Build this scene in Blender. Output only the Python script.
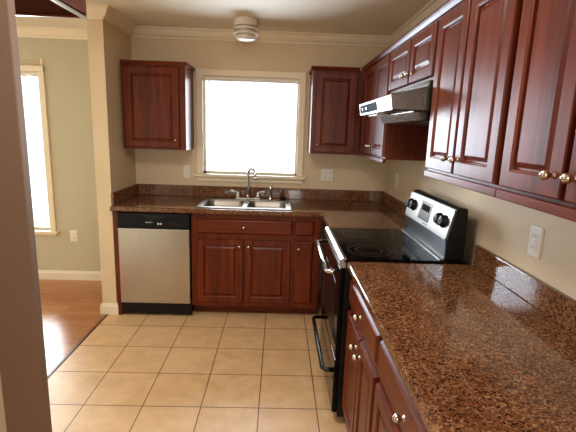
import bpy, bmesh, math, random
from mathutils import Vector, Matrix
random.seed(7)
PI = math.pi
SC = bpy.context.scene
COL = SC.collection
for o in list(bpy.data.objects):
    bpy.data.objects.remove(o)

# ------------------------------------------------------------------ camera
CAM = (1.3017, -3.8462, 1.5220)
YAW, PITCH, ROLL, FPX = 0.0255, -0.1978, 0.0339, 419.05
cy_, sy_, cp_, sp_ = math.cos(YAW), math.sin(YAW), math.cos(PITCH), math.sin(PITCH)
fw = Vector((sy_ * cp_, cy_ * cp_, sp_))
r0 = Vector((cy_, -sy_, 0)); u0 = r0.cross(fw)
rr = math.cos(ROLL) * r0 + math.sin(ROLL) * u0
uu = -math.sin(ROLL) * r0 + math.cos(ROLL) * u0
cd = bpy.data.cameras.new('camera'); cam = bpy.data.objects.new('camera', cd); COL.objects.link(cam)
M = Matrix((rr, uu, -fw)).transposed().to_4x4(); M.translation = CAM
cam.matrix_world = M
cd.sensor_width = 36; cd.lens = FPX / 576 * 36; cd.clip_start = 0.02
SC.camera = cam

# ------------------------------------------------------------------ world, light, exposure
w = bpy.data.worlds.new('world'); SC.world = w; w.use_nodes = True
w.node_tree.nodes['Background'].inputs[0].default_value = (0.86, 0.93, 1.0, 1)
w.node_tree.nodes['Background'].inputs[1].default_value = 1.9

def area(name, loc, rot, sx, sz, power, col):
    l = bpy.data.lights.new(name, 'AREA'); l.shape = 'RECTANGLE'; l.size = sx; l.size_y = sz
    l.energy = power; l.color = col
    o = bpy.data.objects.new(name, l); COL.objects.link(o); o.location = loc; o.rotation_euler = rot
    return o
# daylight outside the kitchen and dining windows, then added fill lights
area('kitchen_window_daylight', (1.037, 0.30, 1.56), (-PI / 2, 0, 0), 1.10, 1.05, 76, (0.76, 0.88, 1.0))
area('dining_window_daylight', (-1.36, 0.60, 1.25), (-PI / 2, 0, 0), 1.15, 1.70, 220, (0.93, 0.97, 1.0))
area('added_left_fill', (-3.95, -1.15, 1.15), (0, -PI / 2, 0), 2.2, 1.9, 25, (0.93, 0.97, 1.0))  # added fill from the left, through an invented opening out of view
area('added_rear_left_fill', (-3.95, -4.4, 1.4), (0, -PI / 2, 0), 1.5, 1.9, 20, (1.0, 0.97, 0.92))  # added fill from the rear left to brighten the back wall, opening invented
area('added_overhead_fill', (0.95, -2.5, 2.33), (0, 0, 0), 0.6, 0.6, 26, (1.0, 0.94, 0.86))  # added overhead fill without a fixture, brightens floor and walls
area('added_rear_fill', (1.35, -6.95, 1.55), (PI / 2, 0, 0), 1.1, 1.0, 50, (1.0, 0.97, 0.92))  # added fill from behind the camera, its unseen opening is invented

vs = SC.view_settings
vs.view_transform = 'Standard'; vs.look = 'None'; vs.exposure = 0.0; vs.gamma = 1.0
vs.use_curve_mapping = False
SC.cycles.use_denoising = True
SC.cycles.max_bounces = 10; SC.cycles.diffuse_bounces = 8; SC.cycles.glossy_bounces = 5
SC.cycles.transparent_max_bounces = 8
SC.cycles.sample_clamp_indirect = 6.0
SC.cycles.caustics_reflective = False; SC.cycles.caustics_refractive = False

# ------------------------------------------------------------------ materials
def s2l(c):
    return tuple(((x / 255) / 12.92 if x / 255 <= .04045 else ((x / 255 + .055) / 1.055) ** 2.4) for x in c) + (1,)

class NT:
    def __init__(s, name):
        s.m = bpy.data.materials.new(name); s.m.use_nodes = True
        s.t = s.m.node_tree; s.b = s.t.nodes['Principled BSDF']
    def n(s, typ, **kw):
        nd = s.t.nodes.new(typ)
        for k, v in kw.items():
            if k.startswith('_'): setattr(nd, k[1:], v)
            else: nd.inputs[k.replace('__', ' ')].default_value = v
        return nd
    def l(s, a, b): s.t.links.new(a, b)
    def ramp(s, fac, stops, interp='LINEAR'):
        r = s.n('ShaderNodeValToRGB'); cr = r.color_ramp; cr.interpolation = interp
        while len(cr.elements) < len(stops): cr.elements.new(0.5)
        for e, (p, c) in zip(cr.elements, stops): e.position = p; e.color = c
        s.l(fac, r.inputs[0]); return r.outputs[0]
    def coord(s, scale=(1, 1, 1), loc=(0, 0, 0), kind='Object'):
        tc = s.n('ShaderNodeTexCoord'); mp = s.n('ShaderNodeMapping')
        mp.inputs['Scale'].default_value = scale; mp.inputs['Location'].default_value = loc
        s.l(tc.outputs[kind], mp.inputs[0]); return mp.outputs[0]
    def bump(s, h, strength=.2, dist=.002):
        b = s.n('ShaderNodeBump', Strength=strength, Distance=dist); s.l(h, b.inputs['Height'])
        s.l(b.outputs[0], s.b.inputs['Normal'])

def plain(name, rgb, rough=.5, metal=0, coat=0, noise=.06, nscale=20):
    t = NT(name); c = s2l(rgb)
    nz = t.n('ShaderNodeTexNoise', Scale=nscale, Detail=3.0); t.l(t.coord(), nz.inputs['Vector'])
    lo = tuple(x * (1 - noise) for x in c[:3]) + (1,); hi = tuple(min(1, x * (1 + noise)) for x in c[:3]) + (1,)
    t.l(t.ramp(nz.outputs[0], [(.3, lo), (.7, hi)]), t.b.inputs['Base Color'])
    t.b.inputs['Roughness'].default_value = rough; t.b.inputs['Metallic'].default_value = metal
    t.b.inputs['Coat Weight'].default_value = coat; t.b.inputs['Coat Roughness'].default_value = .08
    return t.m

def paint(name, rgb, rough=.6, bump=.15):
    t = NT(name); c = s2l(rgb)
    co = t.coord()
    nz = t.n('ShaderNodeTexNoise', Scale=2.5, Detail=4.0); t.l(co, nz.inputs['Vector'])
    t.l(t.ramp(nz.outputs[0], [(.3, tuple(x * .96 for x in c[:3]) + (1,)), (.7, tuple(x * 1.03 for x in c[:3]) + (1,))]), t.b.inputs['Base Color'])
    n2 = t.n('ShaderNodeTexNoise', Scale=160.0, Detail=2.0); t.l(co, n2.inputs['Vector']); t.bump(n2.outputs[0], bump, .001)
    t.b.inputs['Roughness'].default_value = rough
    return t.m

def cherry(name, axis):
    t = NT(name)
    sc = [16, 16, 16]; sc['xyz'.index(axis)] = 1.1
    co = t.coord(tuple(sc))
    nz = t.n('ShaderNodeTexNoise', Scale=1.6, Detail=6.0, Roughness=.6, Distortion=.5); t.l(co, nz.inputs['Vector'])
    sf = [90, 90, 90]; sf['xyz'.index(axis)] = 3
    nf = t.n('ShaderNodeTexNoise', Scale=1.5, Detail=3.0); t.l(t.coord(tuple(sf)), nf.inputs['Vector'])
    mx = t.n('ShaderNodeMath', _operation='MULTIPLY_ADD'); t.l(nf.outputs[0], mx.inputs[0]); mx.inputs[1].default_value = .35; t.l(nz.outputs[0], mx.inputs[2])
    t.l(t.ramp(mx.outputs[0], [(.42, s2l((60, 18, 5))), (.62, s2l((89, 31, 9))), (.86, s2l((112, 46, 14)))]), t.b.inputs['Base Color'])
    t.b.inputs['Roughness'].default_value = .34
    t.b.inputs['Specular IOR Level'].default_value = .06
    t.b.inputs['Coat Weight'].default_value = .42; t.b.inputs['Coat Roughness'].default_value = .36
    t.bump(nf.outputs[0], .06, .001)
    return t.m

def granite(name):
    t = NT(name); co = t.coord()
    wv = t.n('ShaderNodeTexNoise', Scale=60.0, Detail=2.0); t.l(co, wv.inputs['Vector'])
    va = t.n('ShaderNodeMixRGB', Fac=.012); t.l(co, va.inputs[1]); t.l(wv.outputs['Color'], va.inputs[2])
    v = t.n('ShaderNodeTexVoronoi', Scale=190.0); t.l(va.outputs[0], v.inputs['Vector'])
    sep = t.n('ShaderNodeSeparateColor'); t.l(v.outputs['Color'], sep.inputs[0])
    c1 = t.ramp(sep.outputs[0], [(0, s2l((58, 36, 26))), (.14, s2l((98, 64, 44))), (.34, s2l((124, 82, 56))), (.64, s2l((138, 98, 68))), (.88, s2l((160, 128, 98)))], 'CONSTANT')
    n2 = t.n('ShaderNodeTexNoise', Scale=9.0, Detail=5.0); t.l(co, n2.inputs['Vector'])
    c2 = t.ramp(n2.outputs[0], [(.35, s2l((222, 208, 195))), (.65, s2l((255, 245, 228)))])
    m = t.n('ShaderNodeMixRGB', _blend_type='MULTIPLY', Fac=1.0); t.l(c1, m.inputs[1]); t.l(c2, m.inputs[2])
    n3 = t.n('ShaderNodeTexNoise', Scale=260.0, Detail=2.0); t.l(co, n3.inputs['Vector'])
    c3 = t.ramp(n3.outputs[0], [(.36, (0.25, 0.22, 0.2, 1)), (.46, (1, 1, 1, 1))])
    m2 = t.n('ShaderNodeMixRGB', _blend_type='MULTIPLY', Fac=.9); t.l(m.outputs[0], m2.inputs[1]); t.l(c3, m2.inputs[2])
    t.l(m2.outputs[0], t.b.inputs['Base Color'])
    t.b.inputs['Roughness'].default_value = .08; t.b.inputs['Specular IOR Level'].default_value = .5
    return t.m

TILE = .3237
def tiles(name):
    t = NT(name); co = t.coord((1, 1, 1), (-.2569 + 10 * TILE, .7813 + 20 * TILE, 0))
    b = t.n('ShaderNodeTexBrick', _offset=0.0, _squash=1.0, Scale=1.0)
    b.inputs['Mortar Size'].default_value = .003; b.inputs['Mortar Smooth'].default_value = .2
    b.inputs['Brick Width'].default_value = TILE; b.inputs['Row Height'].default_value = TILE
    b.inputs['Color1'].default_value = s2l((226, 190, 144)); b.inputs['Color2'].default_value = s2l((221, 183, 137))
    b.inputs['Mortar'].default_value = s2l((92, 58, 36)); t.l(co, b.inputs['Vector'])
    nz = t.n('ShaderNodeTexNoise', Scale=9.0, Detail=6.0, Roughness=.65); t.l(co, nz.inputs['Vector'])
    c2 = t.ramp(nz.outputs[0], [(.35, (0.84, 0.81, 0.76, 1)), (.65, (1, 1, 1, 1))])
    m = t.n('ShaderNodeMixRGB', _blend_type='MULTIPLY', Fac=1.0); t.l(b.outputs[0], m.inputs[1]); t.l(c2, m.inputs[2])
    t.l(m.outputs[0], t.b.inputs['Base Color']); t.b.inputs['Roughness'].default_value = .42
    inv = t.n('ShaderNodeMath', _operation='SUBTRACT'); inv.inputs[0].default_value = 1; t.l(b.outputs['Fac'], inv.inputs[1])
    t.bump(inv.outputs[0], .5, .002)
    return t.m

def planks(name):
    t = NT(name); co = t.coord()
    b = t.n('ShaderNodeTexBrick', _offset=.37, Scale=1.0)
    b.inputs['Mortar Size'].default_value = .0012; b.inputs['Brick Width'].default_value = 1.2; b.inputs['Row Height'].default_value = .09
    b.inputs['Color1'].default_value = s2l((196, 136, 84)); b.inputs['Color2'].default_value = s2l((172, 112, 66)); b.inputs['Mortar'].default_value = s2l((120, 74, 42))
    t.l(co, b.inputs['Vector'])
    nz = t.n('ShaderNodeTexNoise', Scale=2.0, Detail=5.0); t.l(t.coord((1.5, 22, 1)), nz.inputs['Vector'])
    c2 = t.ramp(nz.outputs[0], [(.3, (.78, .72, .66, 1)), (.7, (1, 1, 1, 1))])
    m = t.n('ShaderNodeMixRGB', _blend_type='MULTIPLY', Fac=1.0); t.l(b.outputs[0], m.inputs[1]); t.l(c2, m.inputs[2])
    t.l(m.outputs[0], t.b.inputs['Base Color']); t.b.inputs['Roughness'].default_value = .24
    return t.m

def steel(name, rgb=(190, 186, 180), rough=.3, axis='x', metal=1.0):
    t = NT(name); c = s2l(rgb)
    sc = [300, 300, 300]; sc['xyz'.index(axis)] = 4
    nz = t.n('ShaderNodeTexNoise', Scale=1.0, Detail=2.0); t.l(t.coord(tuple(sc)), nz.inputs['Vector'])
    t.l(t.ramp(nz.outputs[0], [(.3, tuple(x * .9 for x in c[:3]) + (1,)), (.7, c)]), t.b.inputs['Base Color'])
    r = t.n('ShaderNodeMapRange'); t.l(nz.outputs[0], r.inputs[0]); r.inputs['To Min'].default_value = rough * .85; r.inputs['To Max'].default_value = rough * 1.15
    t.l(r.outputs[0], t.b.inputs['Roughness']); t.b.inputs['Metallic'].default_value = metal
    return t.m

def glass(name):
    t = NT(name); t.t.nodes.remove(t.b)
    tr = t.n('ShaderNodeBsdfTransparent'); gl = t.n('ShaderNodeBsdfGlossy', Roughness=.02)
    fr = t.n('ShaderNodeFresnel', IOR=1.45); mx = t.n('ShaderNodeMixShader')
    t.l(fr.outputs[0], mx.inputs[0]); t.l(tr.outputs[0], mx.inputs[1]); t.l(gl.outputs[0], mx.inputs[2])
    t.l(mx.outputs[0], t.t.nodes['Material Output'].inputs[0]); return t.m

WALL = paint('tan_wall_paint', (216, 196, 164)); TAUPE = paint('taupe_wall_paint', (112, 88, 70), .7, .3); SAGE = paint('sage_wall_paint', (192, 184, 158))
CEIL = paint('ceiling_paint', (232, 224, 204), .7); TRIM = paint('cream_trim_paint', (236, 222, 194), .45, .03)
BASEP = paint('white_baseboard_paint', (228, 218, 196), .4, .03)
WOODZ = cherry('cherry_wood_upright_grain', 'z'); WOODX = cherry('cherry_wood_level_grain', 'x')
GRAN = granite('brown_granite'); TILEM = tiles('beige_floor_tile'); PLANK = planks('oak_floor_planks')
STEEL = steel('brushed_steel'); STEELZ = steel('brushed_steel_upright', (190, 184, 176), .3, 'z'); HOODM = steel('hood_steel', (128, 123, 116), .27)
SINKM = steel('sink_steel', (150, 144, 136), .36)
CHROME = plain('chrome', (214, 214, 214), .1, 1, 0, .02); NICKEL = plain('satin_nickel', (206, 198, 184), .2, 1, 0, .03)
SATIN = plain('satin_chrome', (226, 226, 222), .38, .8, 0, .02)
BLACK = plain('black_enamel', (9, 9, 10), .3, 0, 0, .1); BLACK.node_tree.nodes['Principled BSDF'].inputs['Specular IOR Level'].default_value = .3; BGLASS = plain('black_ceramic_glass', (8, 8, 9), .06, 0, 0, .1); BGLASS.node_tree.nodes['Principled BSDF'].inputs['IOR'].default_value = 1.22
BPLAS = plain('black_plastic', (8, 8, 9), .5, 0, 0, .1); BPLAS.node_tree.nodes['Principled BSDF'].inputs['Specular IOR Level'].default_value = .2
DISPLAY = plain('grey_display', (92, 90, 88), .25, 0, 0, .05, 60)
RING = plain('burner_print_grey', (58, 55, 54), .2, 0, 0, .1)
WHITEP = plain('white_plastic', (232, 226, 212), .35, 0, 0, .02); SLOT = plain('slot_dark', (40, 36, 32), .6)
LAMPW = plain('lamp_white_enamel', (224, 212, 196), .35, 0, .2, .02); LENS = plain('frosted_lens', (226, 222, 206), .3, 0, .3, .02)
GLASS = glass('window_glass'); GREEN = plain('green_sticker', (70, 110, 60), .6); MARK = plain('pale_print', (190, 195, 200), .4)
DARKB = plain('dark_matte_board', (60, 32, 20), .9); DARKB.node_tree.nodes['Principled BSDF'].inputs['Specular IOR Level'].default_value = 0
HPANEL = plain('grey_control_label', (84, 96, 106), .8, 0, 0, .02); HPANEL.node_tree.nodes['Principled BSDF'].inputs['Specular IOR Level'].default_value = 0
BLIND = plain('blind_vinyl', (235, 228, 214), .45, 0, 0, .02); ALU = plain('pale_metal_trim', (190, 188, 184), .3, .6, 0, .03)

# ------------------------------------------------------------------ mesh helpers
class MB:
    def __init__(s): s.bm = bmesh.new()
    def box(s, x0, x1, y0, y1, z0, z1):
        v = [s.bm.verts.new((x, y, z)) for x in (x0, x1) for y in (y0, y1) for z in (z0, z1)]
        for f in ((0, 1, 3, 2), (4, 6, 7, 5), (0, 4, 5, 1), (2, 3, 7, 6), (0, 2, 6, 4), (1, 5, 7, 3)):
            s.bm.faces.new([v[i] for i in f])
        return s
    def prism(s, pts, axis, a, b):          # polygon pts in the two other axes, extruded from a to b
        def mk(p, t):
            return {'x': (t, p[0], p[1]), 'y': (p[0], t, p[1]), 'z': (p[0], p[1], t)}[axis]
        A = [s.bm.verts.new(mk(p, a)) for p in pts]; B = [s.bm.verts.new(mk(p, b)) for p in pts]
        s.bm.faces.new(A); s.bm.faces.new(B[::-1]); n = len(pts)
        for i in range(n): s.bm.faces.new((A[i], B[i], B[(i + 1) % n], A[(i + 1) % n]))
        return s
    def lathe(s, prof, seg=24, mat=None):   # prof: (radius, height) pairs about local z
        mat = mat or Matrix.Identity(4); rings = []
        for r, h in prof:
            rings.append([s.bm.verts.new(mat @ Vector((r * math.cos(2 * PI * i / seg), r * math.sin(2 * PI * i / seg), h))) for i in range(seg)] if r > 1e-5
                         else [s.bm.verts.new(mat @ Vector((0, 0, h)))])
        for a, b in zip(rings, rings[1:]):
            for i in range(seg):
                j = (i + 1) % seg
                if len(a) == 1 and len(b) == 1: continue
                if len(a) == 1: s.bm.faces.new((a[0], b[j], b[i]))
                elif len(b) == 1: s.bm.faces.new((a[i], a[j], b[0]))
                else: s.bm.faces.new((a[i], a[j], b[j], b[i]))
        for rg, rev in ((rings[0], True), (rings[-1], False)):
            if len(rg) > 1: s.bm.faces.new(rg[::-1] if rev else rg)
        return s
    def tube(s, pts, r, seg=12):
        pts = [Vector(p) for p in pts]; rings = []
        up = Vector((0.123, 0.37, 0.92)).normalized()
        for i, p in enumerate(pts):
            d = (pts[min(i + 1, len(pts) - 1)] - pts[max(i - 1, 0)]).normalized()
            a = d.cross(up).normalized(); b = d.cross(a)
            rad = r[i] if isinstance(r, (list, tuple)) else r
            rings.append([s.bm.verts.new(p + rad * (math.cos(2 * PI * k / seg) * a + math.sin(2 * PI * k / seg) * b)) for k in range(seg)])
        for A, B in zip(rings, rings[1:]):
            for k in range(seg): s.bm.faces.new((A[k], A[(k + 1) % seg], B[(k + 1) % seg], B[k]))
        s.bm.faces.new(rings[0][::-1]); s.bm.faces.new(rings[-1]); return s
    def relief(s, x0, x1, z0, z1, prof, back):
        # rectangle facing -y: prof is a list of (inset, y) rings from the rim inwards; back = y of the rear face
        rings = []
        for ins, y in [(prof[0][0], back)] + list(prof):
            rings.append([s.bm.verts.new(p) for p in ((x0 + ins, y, z0 + ins), (x1 - ins, y, z0 + ins), (x1 - ins, y, z1 - ins), (x0 + ins, y, z1 - ins))])
        for A, B in zip(rings, rings[1:]):
            for k in range(4): s.bm.faces.new((A[k], A[(k + 1) % 4], B[(k + 1) % 4], B[k]))
        s.bm.faces.new(rings[-1]); s.bm.faces.new(rings[0][::-1]); return s
    def slab(s, xs, ys, mask, z0, z1):      # grid slab with holes; mask[j][i] for cell
        top, bot = {}, {}
        def V(d, i, j, z):
            if (i, j) not in d: d[i, j] = s.bm.verts.new((xs[i], ys[j], z))
            return d[i, j]
        nx, ny = len(xs) - 1, len(ys) - 1
        on = lambda i, j: 0 <= i < nx and 0 <= j < ny and mask[j][i]
        for j in range(ny):
            for i in range(nx):
                if not on(i, j): continue
                c = ((i, j), (i + 1, j), (i + 1, j + 1), (i, j + 1))
                s.bm.faces.new([V(top, a, b, z1) for a, b in c]); s.bm.faces.new([V(bot, a, b, z0) for a, b in c[::-1]])
                for k, (di, dj) in enumerate(((0, -1), (1, 0), (0, 1), (-1, 0))):
                    if not on(i + di, j + dj):
                        a, b = c[k], c[(k + 1) % 4]
                        s.bm.faces.new((V(bot, *a, z0), V(bot, *b, z0), V(top, *b, z1), V(top, *a, z1)))
        return s
    def sweep(s, path, prof):               # mitred moulding along a path in plan, room on the right-hand side
        P = [Vector((p[0], p[1])) for p in path]; rows = []
        for i, p in enumerate(P):
            ns = []
            if i > 0: d = (P[i] - P[i - 1]).normalized(); ns.append(Vector((d.y, -d.x)))
            if i < len(P) - 1: d = (P[i + 1] - P[i]).normalized(); ns.append(Vector((d.y, -d.x)))
            m = ns[0] if len(ns) == 1 else (ns[0] + ns[1]) / (1 + ns[0].dot(ns[1]))
            rows.append([s.bm.verts.new((p.x + m.x * o, p.y + m.y * o, z)) for o, z in prof])
        n = len(prof)
        for A, B in zip(rows, rows[1:]):
            for k in range(n): s.bm.faces.new((A[k], A[(k + 1) % n], B[(k + 1) % n], B[k]))
        s.bm.faces.new(rows[0]); s.bm.faces.new(rows[-1][::-1]); return s
    def xf(s, mat): bmesh.ops.transform(s.bm, matrix=mat, verts=s.bm.verts); return s
    def build(s, name, mat, parent=None, bevel=0, smooth=False, seg=2):
        bmesh.ops.recalc_face_normals(s.bm, faces=s.bm.faces)
        me = bpy.data.meshes.new(name); s.bm.to_mesh(me); s.bm.free(); me.materials.append(mat)
        if smooth:
            for p in me.polygons: p.use_smooth = True
        o = bpy.data.objects.new(name, me); COL.objects.link(o)
        if parent: o.parent = parent
        if bevel:
            b = o.modifiers.new('bevel', 'BEVEL'); b.width = bevel; b.segments = seg; b.limit_method = 'ANGLE'; b.angle_limit = math.radians(40)
        return o

def thing(name, label, cat, loc=(0, 0, 0), rz=0, group=None):
    o = bpy.data.objects.new(name, None); COL.objects.link(o); o.location = loc; o.rotation_euler = (0, 0, rz)
    o.empty_display_size = .05
    return tag(o, label, cat, group)
def tag(o, label, cat, group=None):
    o['label'] = label; o['category'] = cat
    if group: o['group'] = group
    return o
def struct(o, label=None):
    o['kind'] = 'structure'
    if label: o['label'] = label
    return o
def arc(c, r, a0, a1, n, plane='yz'):
    out = []
    for i in range(n + 1):
        a = a0 + (a1 - a0) * i / n; p, q = r * math.cos(a), r * math.sin(a)
        out.append((c[0], c[1] + p, c[2] + q) if plane == 'yz' else (c[0] + p, c[1], c[2] + q))
    return out

# ------------------------------------------------------------------ room shell
W, H = 2.2907, 2.35
XL, YB = -3.7, -6.7
def wall_y(name, x0, x1, y0, y1, hole, mat):      # wall in the xz plane with an optional hole
    m = MB()
    if hole:
        a, b, c, d = hole
        m.slab([x0, a, b, x1], [0, c, d, H], [[1, 1, 1], [1, 0, 1], [1, 1, 1]], -y1, -y0)
        m.xf(Matrix.Rotation(PI / 2, 4, 'X'))
    else: m.box(x0, x1, y0, y1, 0, H)
    return struct(m.build(name, mat))
struct(MB().box(-.08, W + .12, YB - .1, .12, -.1, 0).build('floor_kitchen', TILEM), 'beige square tile floor')
struct(MB().box(XL - .1, -.08, YB - .1, .40, -.1, 0).build('floor_dining', PLANK), 'orange brown wooden dining floor')
struct(MB().box(XL - .12, W + .12, YB - .12, .40, H, H + .1).build('ceiling', CEIL))
wall_y('wall_back', 0, W + .12, 0, .12, (.61, 1.467, 1.125, 1.985), WALL)
struct(MB().box(W, W + .12, YB, 0, 0, H).build('wall_right', WALL))
struct(MB().slab([-.115, 0], [-.58, .12], [[1]], 0, H).build('wall_stub', WALL))
wall_y('wall_dining', XL, -.115, .19, .37, (-1.80, -.905, .50, 1.985), SAGE)
struct(MB().box(-.115, 0, .12, .37, 0, H).build('wall_stub_rear', SAGE))
m = MB().slab([YB, -5.4, -3.4, -2.0, -.2, .19], [0, .06, .7, 2.1, H], [[1, 1, 1, 1, 1], [1, 1, 1, 0, 1], [1, 0, 1, 0, 1], [1, 1, 1, 1, 1]], XL - .12, XL)
m.xf(Matrix(((0, 0, 1, 0), (1, 0, 0, 0), (0, 1, 0, 0), (0, 0, 0, 1)))); struct(m.build('wall_left', SAGE))
wall_y('wall_rear', XL, W, YB - .12, YB, (.85, 1.85, 1.1, 2.0), WALL)
struct(MB().box(XL, .112, -2.119, -2.05, 0, H).build('wall_partition', SAGE))
# the short post at the near left end of the opening
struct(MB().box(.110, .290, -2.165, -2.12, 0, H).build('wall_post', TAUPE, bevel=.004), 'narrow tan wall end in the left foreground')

crown = [(0, 2.272), (.012, 2.272), (.015, 2.285), (.024, 2.287), (.036, 2.297), (.052, 2.320), (.056, 2.333), (.064, 2.335), (.075, 2.342), (.075, H), (0, H)]
struct(MB().sweep([(XL, YB), (XL, .19), (-.115, .19), (-.115, -.58), (0, -.58), (0, 0), (W, 0), (W, YB)], crown).build('trim_1', TRIM), 'cream crown moulding')
basep = [(0, 0), (.016, 0), (.016, .07), (.011, .08), (.008, .092), (0, .092)]
struct(MB().sweep([(XL, .19), (-.115, .19), (-.115, -.58), (0, -.58), (0, -.545)], basep).build('baseboard_dining', BASEP), 'cream baseboard')
struct(MB().prism([(-.092, 0), (-.088, .004), (-.072, .004), (-.068, 0)], 'y', YB, -.60).build('trim_2', plain('dark_threshold', (96, 58, 34), .4)), 'dark wooden threshold strip')

# windows
def window(name, x0, x1, z0, z1, yw, cas, stool, apron, mid):
    d = .12
    root = struct(MB().box(x0 - cas, x0 + .004, yw - .018, yw, z0, z1 + cas).box(x1 - .004, x1 + cas, yw - .018, yw, z0, z1 + cas)
                  .box(x0 - cas, x1 + cas, yw - .020, yw, z1 - .004, z1 + cas).build(name, TRIM, bevel=.004))
    MB().box(x0 - cas - .02, x1 + cas + .025, yw - .05, yw + .03, z0 - .026, z0).build('window_sill', TRIM, root, bevel=.006)
    MB().box(x0 - cas, x1 + cas, yw - .016, yw, z0 - apron, z0 - .026).build('window_apron', TRIM, root, bevel=.004)
    f = MB(); t = .022
    f.box(x0, x0 + t, yw + .05, yw + .09, z0, z1).box(x1 - t, x1, yw + .05, yw + .09, z0, z1)
    f.box(x0, x1, yw + .05, yw + .09, z0, z0 + t).box(x0, x1, yw + .05, yw + .09, z1 - t, z1)
    if mid: f.box(x0, x1, yw + .055, yw + .085, mid - .012, mid + .012)
    f.build('window_frame', BASEP, root)
    MB().box(x0 + t, x1 - t, yw + .068, yw + .071, z0 + t, z1 - t).build('window_pane', GLASS, root)
    return root
window('window_1', .61, 1.467, 1.125, 1.985, 0, .052, .05, .068, None)
window('window_2', -1.80, -.905, .50, 1.985, .19, .05, .05, .05, None)
def blind(label, x0, x1, zt, yb, wand):
    r = thing('window_blind', label, 'blind', (x0, yb, zt))
    MB().box(0, x1 - x0, -.014, .014, -.026, 0).build('headrail', BLIND, r, bevel=.003)
    s = MB()
    for k in range(5): s.box(.004, x1 - x0 - .004, -.011, .011, -.0295 - k * .003, -.0275 - k * .003)
    s.build('slat_stack', BLIND, r)
    if wand: MB().tube([(wand, -.018, -.02), (wand + .002, -.02, -.3), (wand + .001, -.02, -.62)], .0035, 8).build('tilt_wand', plain('clear_wand', (200, 200, 205), .2), r)
    MB().tube([(x1 - x0 - .05, -.016, -.02), (x1 - x0 - .051, -.017, -.25)], .0015, 6).lathe([(0, -.28), (.006, -.275), (.004, -.25), (0, -.25)], 10, Matrix.Translation((x1 - x0 - .051, -.017, 0))).build('pull_cord', WHITEP, r)
blind('white raised blind with tilt wand at top of kitchen window', .613, 1.464, 1.983, .03, .055)
blind('white raised blind at top of the tall dining window', -1.797, -.908, 1.983, .225, .06)
r = thing('curtain_rod', 'cream curtain rod on bracket above the dining window', 'curtain rod', (-1.95, .19, 2.04))
MB().tube([(0, -.05, .012), (1.08, -.05, .012)], .007, 10).build('rod', TRIM, r, smooth=True)
for x in (.02, 1.075): MB().box(x - .012, x + .012, -.006, 0, -.055, .06).box(x - .006, x + .006, -.056, -.004, 0, .010).build('bracket', TRIM, r, bevel=.002)

# ------------------------------------------------------------------ joinery
DOORP = [(0, -.005), (.003, -.017), (.006, -.020), (.048, -.020), (.051, -.0175), (.054, -.0165), (.056, -.008), (.062, -.008), (.074, -.0155), (.077, -.0165), (.079, -.0165)]
def panel_door(parent, name, x0, x1, z0, z1, knob=None, flat=False, kr=.0125):
    if flat:
        prof = [(0, -.006), (.006, -.014), (.010, -.018), (.014, -.020)]; mat = WOODX if x1 - x0 > z1 - z0 else WOODZ
    else: prof = DOORP; mat = WOODZ
    d = MB().relief(x0, x1, z0, z1, prof, 0).build(name, mat, parent)
    if knob:
        R = Matrix.Translation((knob[0], -.020, knob[1])) @ Matrix.Rotation(PI / 2, 4, 'X')
        c = kr + .009
        ball = [(0, c + kr)] + [(kr * math.sin(a), c + kr * math.cos(a)) for a in [PI * k / 10 for k in range(1, 9)]]
        prof = [(.009, 0), (.009, .002), (.005, .005), (.0045, .009)] + ball[::-1]
        MB().lathe(prof, 18, R).build('knob', NICKEL, d, smooth=True)
    return d

def base_cabinet(label, loc, rz, w, fronts, d=.59, zt=.874):
    r = thing('base_cabinet', label, 'cabinet', loc, rz, 'cherry base cabinets')
    MB().box(0, w, 0, .02, .10, zt).box(0, .018, .02, d, .10, zt).box(w - .018, w, .02, d, .10, zt).box(.018, w - .018, .02, d, .10, .118).box(.018, w - .018, d - .01, d, .118, zt).build('body', WOODZ, r)
    MB().box(0, w, .10, .115, 0, .10).build('toe_kick', WOODX, r)
    for kind, x0, x1, z0, z1, kn in fronts:
        panel_door(r, kind, x0, x1, z0, z1, kn, kind == 'drawer' or (x1 - x0) < .2)
    return r
DZ0, DZ1, RZ0, RZ1 = .138, .670, .712, .834
YF = -.595          # back run face frame plane
base_cabinet('cherry base cabinet under the sink with one wide drawer front and two doors', (.622, YF, 0), 0, .812,
             [('drawer', .045, .808 - .005, RZ0, RZ1, (.42, .775)), ('door', .045, .414, DZ0, DZ1, (.385,   .618)), ('door', .426, .795, DZ0, DZ1, (.458,   .618))])
base_cabinet('narrow cherry base cabinet between the sink cabinet and the range corner', (1.435, YF, 0), 0, .215,
             [('drawer', .008, .162, RZ0, RZ1, None), ('door', .008, .162, DZ0, DZ1, (.045, .610))])
XF = 1.682          # right run face frame plane
R90 = -PI / 2
r = thing('base_cabinet', 'plain cherry corner cabinet tucked behind the range under the counter', 'cabinet', (XF, YF - .003, 0), R90, 'cherry base cabinets')
MB().box(0, .585, 0, .59, .10, .874).build('body', WOODZ, r); MB().box(0, .585, .06, .59, 0, .10).build('toe_kick', WOODX, r)
base_cabinet('cherry base cabinet directly beside the range with one drawer over two doors', (XF, -1.890, 0), R90, .617,
             [('drawer', .020, .601, RZ0, RZ1, (.332, .772)), ('door', .020, .321, DZ0, DZ1, (.284, .612)), ('door', .335, .601, DZ0, DZ1, (.370, .612))])
base_cabinet('nearest cherry base cabinet under the right counter, second from the range', (XF, -2.509, 0), R90, .676,
             [('drawer', .014, .660, RZ0, RZ1, (.338, .772)), ('door', .014, .331, DZ0, DZ1, (.296, .612)), ('door', .345, .660, DZ0, DZ1, (.38, .612))])
tag(MB().box(.017, .047, -.597, -.02, 0, .874).build('filler_panel', WOODZ), 'cherry end panel between the wall and the dishwasher', 'cabinet panel')

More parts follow.
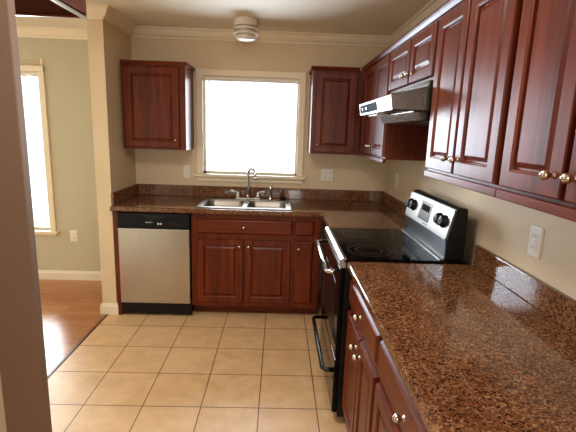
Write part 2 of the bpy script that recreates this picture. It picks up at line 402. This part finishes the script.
def upper_cabinet(label, loc, rz, w, z0, z1, doors, d=.318, ends=(0, 0), kz=.07, rail=True):
    r = thing('upper_cabinet', label, 'cabinet', loc, rz, 'cherry wall cabinets')
    MB().box(0, w, 0, d, 0, z1 - z0).build('body', WOODZ, r)
    a, b = -.014 * ends[0], w + (.014 if ends[1] > 0 else .035 * ends[1])
    h = z1 - z0
    pr = [(.012, h - .012), (-.010, h - .008), (-.018, h + .006), (-.024, h + .012), (-.024, h + .020), (.012, h + .020)]
    m = MB().prism(pr, 'x', a, b)
    if ends[0]: m.box(a, .010, -.005, d, h - .006, h + .020)
    if ends[1] > 0: m.box(w - .010, b, -.005, d, h - .006, h + .020)
    m.build('top_moulding', WOODX, r)
    if rail: MB().box(0, w, -.016, .004, -.022, .004).build('light_rail', WOODX, r, bevel=.003)
    for x0, x1, kn in doors: panel_door(r, 'door', x0, x1, .014, h - .022, kn)
    return r
UB, UT = 1.372, 2.026
upper_cabinet('cherry wall cabinet left of the window, single door', (.022, -.322, 1.345), 0, .510, 1.345, 2.018, [(.018, .462, (.432, .080))], ends=(0, 1), rail=False)
upper_cabinet('cherry wall cabinet right of the window, single door', (1.555, -.322, 1.352), 0, .408, 1.352, UT, [(.030, .362, (.058, .075))], ends=(1, -1), rail=False)
XU = 1.966
upper_cabinet('two-door cherry wall cabinet in the corner, far side of the range hood', (XU, -.326, UB), R90, .887, UB, UT, [(.13, .524, (.495, .072)), (.538, .873, (.572, .072))], ends=(0, 0))
upper_cabinet('short two-door cherry wall cabinet above the range hood', (XU, -1.215, 1.765), R90, .768, 1.765, UT, [(.014, .408, (.372, .060)), (.422, .757, (.458, .060))], rail=False)
upper_cabinet('tall two-door cherry wall cabinet beside the range hood', (XU, -1.985, UB), R90, .630, UB, UT, [(.014, .305, (.272, .072)), (.318, .616, (.352, .072))])
upper_cabinet('nearest tall two-door cherry wall cabinet, above the wall socket', (XU, -2.617, UB), R90, .600, UB, UT, [(.016, .290, (.260, .072)), (.303, .584, (.335, .072))])

# hanging cabinet near the post
r = thing('hanging_cabinet', 'cherry cabinet hung from the ceiling beside the left wall end', 'cabinet', (.308, -1.55, 2.05))
MB().box(-.56, 0, -.492, 0, .02, .298).build('body', WOODZ, r)
MB().box(-.545, -.018, -.475, -.015, .012, .0195).build('underside_panel', DARKB, r)  # dark matte sheet set into the recess of the underside
MB().box(-.56, -.0, -.018, 0, 0, .02).box(-.56, -.542, -.492, -.018, 0, .02).box(-.542, 0, -.492, -.474, 0, .02).build('bottom_rail', WOODX, r)
MB().box(-.016, .002, -.492, .001, -.004, .006).build('edge_trim', ALU, r)
# ------------------------------------------------------------------ counters
ct = MB().slab([.003, .675, 1.390, 1.648, W - .002], [-1.184, -.64, -.560, -.100, -.003],
               [[0, 0, 0, 1], [1, 1, 1, 1], [1, 0, 1, 1], [1, 1, 1, 1]], .876, .914).build('countertop', GRAN, bevel=.009, seg=3)
tag(ct, 'brown speckled granite corner countertop holding the sink', 'countertop')
bs = MB().box(.024, W - .024, -.023, -.003, .9145, 1.014).build('backsplash', GRAN, ct, bevel=.003)
MB().box(.003, .023, -.60, -.003, .9145, 1.014).build('backsplash', GRAN, ct, bevel=.003)
MB().box(W - .023, W - .003, -1.184, -.003, .9145, 1.014).build('backsplash', GRAN, ct, bevel=.003)
cn = MB().box(1.648, W - .002, -3.19, -1.889, .876, .914).build('countertop', GRAN, bevel=.009, seg=3)
tag(cn, 'brown speckled granite countertop in the right foreground, near side of the range', 'countertop')
MB().box(W - .023, W - .003, -3.19, -1.889, .9145, 1.014).build('backsplash', GRAN, cn, bevel=.003)

# ------------------------------------------------------------------ sink and taps
r = thing('sink', 'stainless double-bowl drop-in sink under the window', 'sink', (1.032, -.33, .914))
xs = [-.378, -.335, -.020, .020, .335, .378]; ys = [-.252, -.212, .150, .252]
MB().slab(xs, ys, [[1] * 5, [1, 0, 1, 0, 1], [1] * 5], .0005, .006).build('rim', SINKM, r, bevel=.004)
def bowl(x0, x1, y0, y1):
    m = MB().bm; rings = []
    def rr_(x0, x1, y0, y1, rad, z):
        out = []
        for cx, cy, a0 in ((x1 - rad, y1 - rad, 0), (x0 + rad, y1 - rad, PI / 2), (x0 + rad, y0 + rad, PI), (x1 - rad, y0 + rad, 1.5 * PI)):
            for k in range(6): a = a0 + k / 5 * PI / 2; out.append(m.verts.new((cx + rad * math.cos(a), cy + rad * math.sin(a), z)))
        return out
    for ins, z, rad in ((-.003, .003, .045), (.004, -.004, .05), (.012, -.09, .05), (.02, -.145, .05), (.05, -.165, .05), (.115, -.168, .03)):
        rings.append(rr_(x0 + ins, x1 - ins, y0 + ins, y1 - ins, rad, z))
    for A, B in zip(rings, rings[1:]):
        for k in range(24): m.faces.new((A[k], A[(k + 1) % 24], B[(k + 1) % 24], B[k]))
    m.faces.new(rings[-1])
    o = MB(); o.bm = m; return o
for x0, x1 in ((-.335, -.020), (.020, .335)):
    b = bowl(x0, x1, -.212, .150).build('bowl', SINKM, r, smooth=True)
    MB().lathe([(.0, -.166), (.038, -.166), (.042, -.163), (.036, -.160), (.012, -.162), (0, -.162)], 20, Matrix.Translation(((x0 + x1) / 2, -.03, 0))).build('drain', CHROME, b, smooth=True)
r = thing('faucet', 'chrome gooseneck faucet with two lever handles behind the sink', 'faucet', (1.032, -.125, .9205))
MB().box(-.115, .115, -.022, .022, 0, .014).build('base_plate', CHROME, r, bevel=.006, seg=3)
arcp = [(0, 0, .012), (0, 0, .20)] + arc((0.022, -.055, .20), .055, 0, PI * .98, 10)[0:] 
sp = [(0.0, 0, .01), (0, 0, .12), (0, 0, .225)]
for k in range(1, 11):
    a = PI * .93 * k / 10; q = .052 * (1 - math.cos(a)); sp.append((q * .62, -q * .78, .225 + .052 * math.sin(a)))
e = sp[-1]; sp.append((e[0] + .006, e[1] - .006, e[2] - .03))
MB().tube(sp, .0105, 14).lathe([(.018, .012), (.018, .03), (.013, .04), (.0105, .045)], 16).build('spout', CHROME, r, smooth=True)
MB().tube([sp[-1], (sp[-1][0] + .001, sp[-1][1] - .001, sp[-1][2] - .022)], .0135, 14).build('spout_tip', CHROME, r, smooth=True)
for s in (-1, 1):
    h = MB().lathe([(.017, .012), (.016, .03), (.012, .045), (.012, .06), (.008, .066), (0, .067)], 16, Matrix.Translation((s * .090, 0, 0)))
    h.tube([(s * .090, 0, .056), (s * (.090 + .035), -.008, .068), (s * (.090 + .065), -.012, .072)], [.010, .009, .012], 10).build('handle', SATIN, r, smooth=True)
r = thing('side_sprayer', 'chrome side sprayer standing right of the faucet', 'sprayer', (1.232, -.125, .9205))
MB().lathe([(.020, 0), (.020, .006), (.013, .016), (.012, .03), (0, .03)], 16).build('holder', CHROME, r, smooth=True)
MB().tube([(0, 0, .026), (0, 0, .07), (.001, -.002, .095), (.004, -.012, .125)], [.010, .0095, .012, .015], 12).build('spray_head', CHROME, r, smooth=True)
tag(MB().lathe([(.030, 0), (.030, .008), (.024, .014), (.020, .026), (0, .028)], 20).xf(Matrix.Translation((1.345, -.125, .9205))).build('hole_cap', BPLAS, smooth=True), 'small black hole cap on right end of the sink rim', 'cap')

# ------------------------------------------------------------------ dishwasher
r = thing('dishwasher', 'stainless dishwasher with black control strip under the back counter', 'dishwasher', (.051, -.6, 0))
DWW = .566
MB().box(0, DWW, .0, .55, .02, .872).build('body', BLACK, r)
MB().box(.004, DWW - .004, -.028, 0, .122, .742).build('door', STEELZ, r, bevel=.006)
p = MB().relief(.002, DWW - .002, .746, .868, [(0, -.024), (.004, -.030), (.010, -.031)], 0).build('control_panel', BPLAS, r)
# scooped grip with a curved lower lip
pts = [(.20 + .17 * k / 12, .842 - .028 * math.sin(PI * k / 12)) for k in range(13)]
MB().prism(pts + [(.37, .850), (.20, .850)], 'y', -.0325, -.029).build('grip', BLACK, p)
g = MB()
for k, ww in enumerate((.010, .004, .007, .004, .006, .004)): g.box(.225 + k * .0095, .225 + k * .0095 + ww * .75, -.0318, -.030, .790, .799)
g.build('maker_mark', MARK, p)
for x in (.315, .335): MB().box(x, x + .014, -.0325, -.029, .778, .792).build('button', MARK, p, bevel=.001)
g = MB()
for k in range(5): g.box(.40 + k * .022, .408 + k * .022, -.0318, -.030, .785, .789)
g.build('indicator_row', DISPLAY, p)
MB().box(.006, DWW - .006, .045, .06, .0, .116).build('toe_plate', BLACK, r)
MB().box(.06, .14, .0435, .045, .035, .075).build('sticker', GREEN, r)

# ------------------------------------------------------------------ range
RY0 = -1.188; RW = .697
r = thing('range', 'black and stainless electric range standing between the granite counters', 'range', (1.645, RY0, 0), R90)
MB().box(0, RW, 0, .62, .05, .900).build('body', BLACK, r, bevel=.003)
MB().box(.03, RW - .03, .05, .6, 0, .05).build('base', BPLAS, r)
MB().box(.0, RW, -.018, .545, .900, .924).build('cooktop', BGLASS, r, bevel=.006)
for bx, by, br in ((.18, .145, .090), (.53, .145, .115), (.18, .375, .080), (.53, .375, .095)):
    m = MB()
    for ra in (br, br * .62):
        seg = 40; A = [[m.bm.verts.new((bx + q * math.cos(2 * PI * k / seg), by + q * math.sin(2 * PI * k / seg), .9243)) for k in range(seg)] for q in (ra, ra - .006)]
        for k in range(seg): m.bm.faces.new((A[0][k], A[0][(k + 1) % seg], A[1][(k + 1) % seg], A[1][k]))
    m.build('burner_ring', RING, r)
MB().prism([(-.030, .876), (-.034, .895), (-.030, .918), (-.016, .927), (0, .927), (0, .876)], 'x', .0, RW).build('front_trim', STEEL, r, bevel=.002)
d = MB().box(.004, RW - .004, -.028, 0, .385, .872).build('oven_door', BGLASS, r, bevel=.005)
MB().box(.12, RW - .12, -.0295, -.026, .46, .76).build('oven_window', BLACK, d)
hz = .842
MB().tube([(.05, -.024, hz), (.05, -.076, hz), (.062, -.089, hz), (RW - .062, -.089, hz), (RW - .05, -.076, hz), (RW - .05, -.024, hz)], .011, 12).build('door_handle', CHROME, d, smooth=True)
d = MB().box(.004, RW - .004, -.028, 0, .075, .378).build('storage_drawer', BGLASS, r, bevel=.005)
hz = .308
MB().tube([(.03, -.024, hz), (.03, -.066, hz), (.05, -.084, hz), (RW - .05, -.084, hz), (RW - .03, -.066, hz), (RW - .03, -.024, hz)], .0125, 12).build('drawer_handle', BLACK, d, smooth=True)
# backguard
g = MB().prism([(.488, .924), (.486, 1.02), (.522, 1.180), (.545, 1.190), (.580, 1.186), (.584, 1.10), (.584, .924)], 'x', 0, RW - .014).build('backguard', BLACK, r, bevel=.006)
MB().prism([(.466, .924), (.466, .928), (.474, .933), (.4885, .934), (.4885, .924)], 'x', .004, RW - .020).build('rear_strip', STEEL, r)  # thin pale steel strip along the foot of the backguard
sl = math.atan2(.036, .160)
PM = Matrix.Translation((0, .4845, 1.022)) @ Matrix.Rotation(-sl, 4, 'X')     # local z runs up the slope, -y faces out
def rrect(x0, x1, z0, z1, rad):
    out = []
    for cx, cz, a0 in ((x1 - rad, z1 - rad, 0), (x0 + rad, z1 - rad, PI / 2), (x0 + rad, z0 + rad, PI), (x1 - rad, z0 + rad, 1.5 * PI)):
        for k in range(6): a = a0 + k / 5 * PI / 2; out.append((cx + rad * math.cos(a), cz + rad * math.sin(a)))
    return out
cp = MB().prism(rrect(.006, RW - .020, .004, .156, .014), 'y', -.004, .006).xf(PM).build('control_panel', STEEL, g)
MB().prism(rrect(.235, .410, .030, .138, .008), 'y', -.0055, 0).xf(PM).build('display', DISPLAY, cp)
MB().prism(rrect(.26, .385, .085, .12, .004), 'y', -.0065, 0).xf(PM).build('clock_window', BGLASS, cp)
g2 = MB()
for k in range(5): g2.box(.335 + k * .014, .335 + k * .014 + .010, -.0048, -.003, .016, .022)
g2.xf(PM).build('maker_mark', DISPLAY, cp)
for kx in (.060, .125, .540, .605):
    KM = PM @ Matrix.Translation((kx, -.004, .085)) @ Matrix.Rotation(PI / 2, 4, 'X')
    k = MB().lathe([(.034, 0), (.034, .006), (.029, .012), (.025, .022), (.023, .026), (0, .027)], 24, KM).build('knob', BPLAS, cp, smooth=False)
    MB().box(-.003, .003, .005, .022, .0265, .0285).xf(KM).build('pointer', MARK, k)

# ------------------------------------------------------------------ hood
r = thing('range_hood', 'stainless under-cabinet range hood over the range', 'range hood', (1.79, -1.222, 1.632), R90)
HW = .745
MB().prism([(0, 0), (-.012, .068), (.150, .104), (.152, .131), (.49, .131), (.49, 0)], 'x', 0, HW).build('canopy', HOODM, r, bevel=.004)
MB().prism([(.10, 0), (.13, -.042), (.47, -.050), (.47, 0)], 'x', .05, HW - .03).build('filter_housing', HOODM, r, bevel=.003)
MB().box(.10, .32, .03, .095, -.006, 0).build('lamp_cover', LENS, r)
FM = Matrix.Translation((0, -.0005, 0)) @ Matrix.Rotation(math.atan2(-.012, .068) * -1, 4, 'X')
cpnl = MB().prism(rrect(.03, .46, .012, .056, .014), 'y', -.0025, .002).xf(Matrix.Rotation(math.atan2(.012, .068), 4, 'X')).build('control_panel', HPANEL, r)
pts = arc((.415, 0, .034), .019, -PI * .5, PI * .5, 10, 'xz')
MB().prism([(p[0], p[2]) for p in pts] + [(p[0] - .005, p[2]) for p in pts[::-1]], 'y', -.0045, -.002).xf(Matrix.Rotation(math.atan2(.012, .068), 4, 'X')).build('end_mark', SLOT, cpnl)
for x in (.10, .20): MB().box(x, x + .035, -.006, 0, .026, .042).xf(Matrix.Rotation(math.atan2(.012, .068), 4, 'X')).build('switch', DISPLAY, cpnl, bevel=.002)

# ------------------------------------------------------------------ plates on the walls
def plate(name, label, cat, loc, rz, w=.072, h=.115, kind='outlet', n=1):
    r = thing(name, label, cat, loc, rz, 'wall plates')
    MB().relief(-w / 2, w / 2, -h / 2, h / 2, [(0, -.002), (.003, -.006), (.006, -.0065)], 0).build('cover_plate', WHITEP, r)
    for i in range(n):
        cx = (i - (n - 1) / 2) * .046
        if kind == 'outlet':
            for s in (-1, 1):
                q = MB().prism(rrect(cx - .017, cx + .017, s * .021 - .014, s * .021 + .014, .008), 'y', -.009, -.005).build('socket', WHITEP, r)
                MB().box(cx - .008, cx - .006, -.0095, -.007, s * .021 - .004, s * .021 + .007).box(cx + .006, cx + .008, -.0095, -.007, s * .021 - .004, s * .021 + .007).box(cx - .002, cx + .002, -.0095, -.007, s * .021 - .010, s * .021 - .006).build('slots', SLOT, q)
        elif kind == 'gfci':
            q = MB().prism(rrect(cx - .017, cx + .017, -.034, .034, .002), 'y', -.009, -.005).build('socket', WHITEP, r)
            for s in (-1, 1): MB().box(cx - .008, cx - .006, -.0095, -.007, s * .022 - .004, s * .022 + .006).box(cx + .006, cx + .008, -.0095, -.007, s * .022 - .004, s * .022 + .006).build('slots', SLOT, q)
            for s in (-1, 1): MB().box(cx - .010, cx + .010, -.0105, -.008, s * .005 - .004, s * .005 + .004).build('button', WHITEP, q, bevel=.001)
        else:
            MB().prism([(-.0055, -.016), (-.008, -.016), (-.011, .016), (-.0055, .016)], 'x', cx - .009, cx + .009).build('rocker', WHITEP, r)
plate('wall_outlet', 'white outlet plate on sage wall below the dining window', 'outlet', (-.69, .19, .450), 0)
plate('light_switch', 'small white switch plate left of the kitchen window', 'switch', (.464, 0, 1.133), 0, .062, .12, 'switch')
plate('wall_outlet', 'wide double outlet plate right of the kitchen window', 'outlet', (1.748, 0, 1.146), 0, .112, .115, 'outlet', 2)
plate('wall_outlet', 'small white outlet plate on right wall beyond the range', 'outlet', (W, -.374, 1.151), R90)
plate('wall_outlet', 'white safety outlet above the foreground granite counter', 'outlet', (W, -2.314, 1.143), R90, .076, .120, 'gfci')

# ------------------------------------------------------------------ ceiling light
r = thing('ceiling_light', 'small round tiered white ceiling light above the sink', 'ceiling light', (1.020, -.43, H))
MB().lathe([(.085, 0), (.090, -.004), (.090, -.050), (.086, -.054), (.0, -.054)], 32).build('canopy', LAMPW, r, smooth=False, bevel=.002)
MB().lathe([(.060, -.054), (.060, -.128), (0, -.128)], 28).build('inner_glass', LENS, r)
for z0, r1 in ((-.058, .098), (-.093, .098)):
    MB().lathe([(.062, z0 - .004), (.090, z0 - .006), (r1, z0 - .014), (r1, z0 - .020), (r1 - .006, z0 - .024), (.062, z0 - .018), (.062, z0 - .004)], 36).build('ring', LAMPW, r, smooth=False)
MB().lathe([(.058, -.128), (.078, -.128), (.080, -.134), (.072, -.146), (.045, -.156), (0, -.158)], 32).build('diffuser', LENS, r, smooth=True)
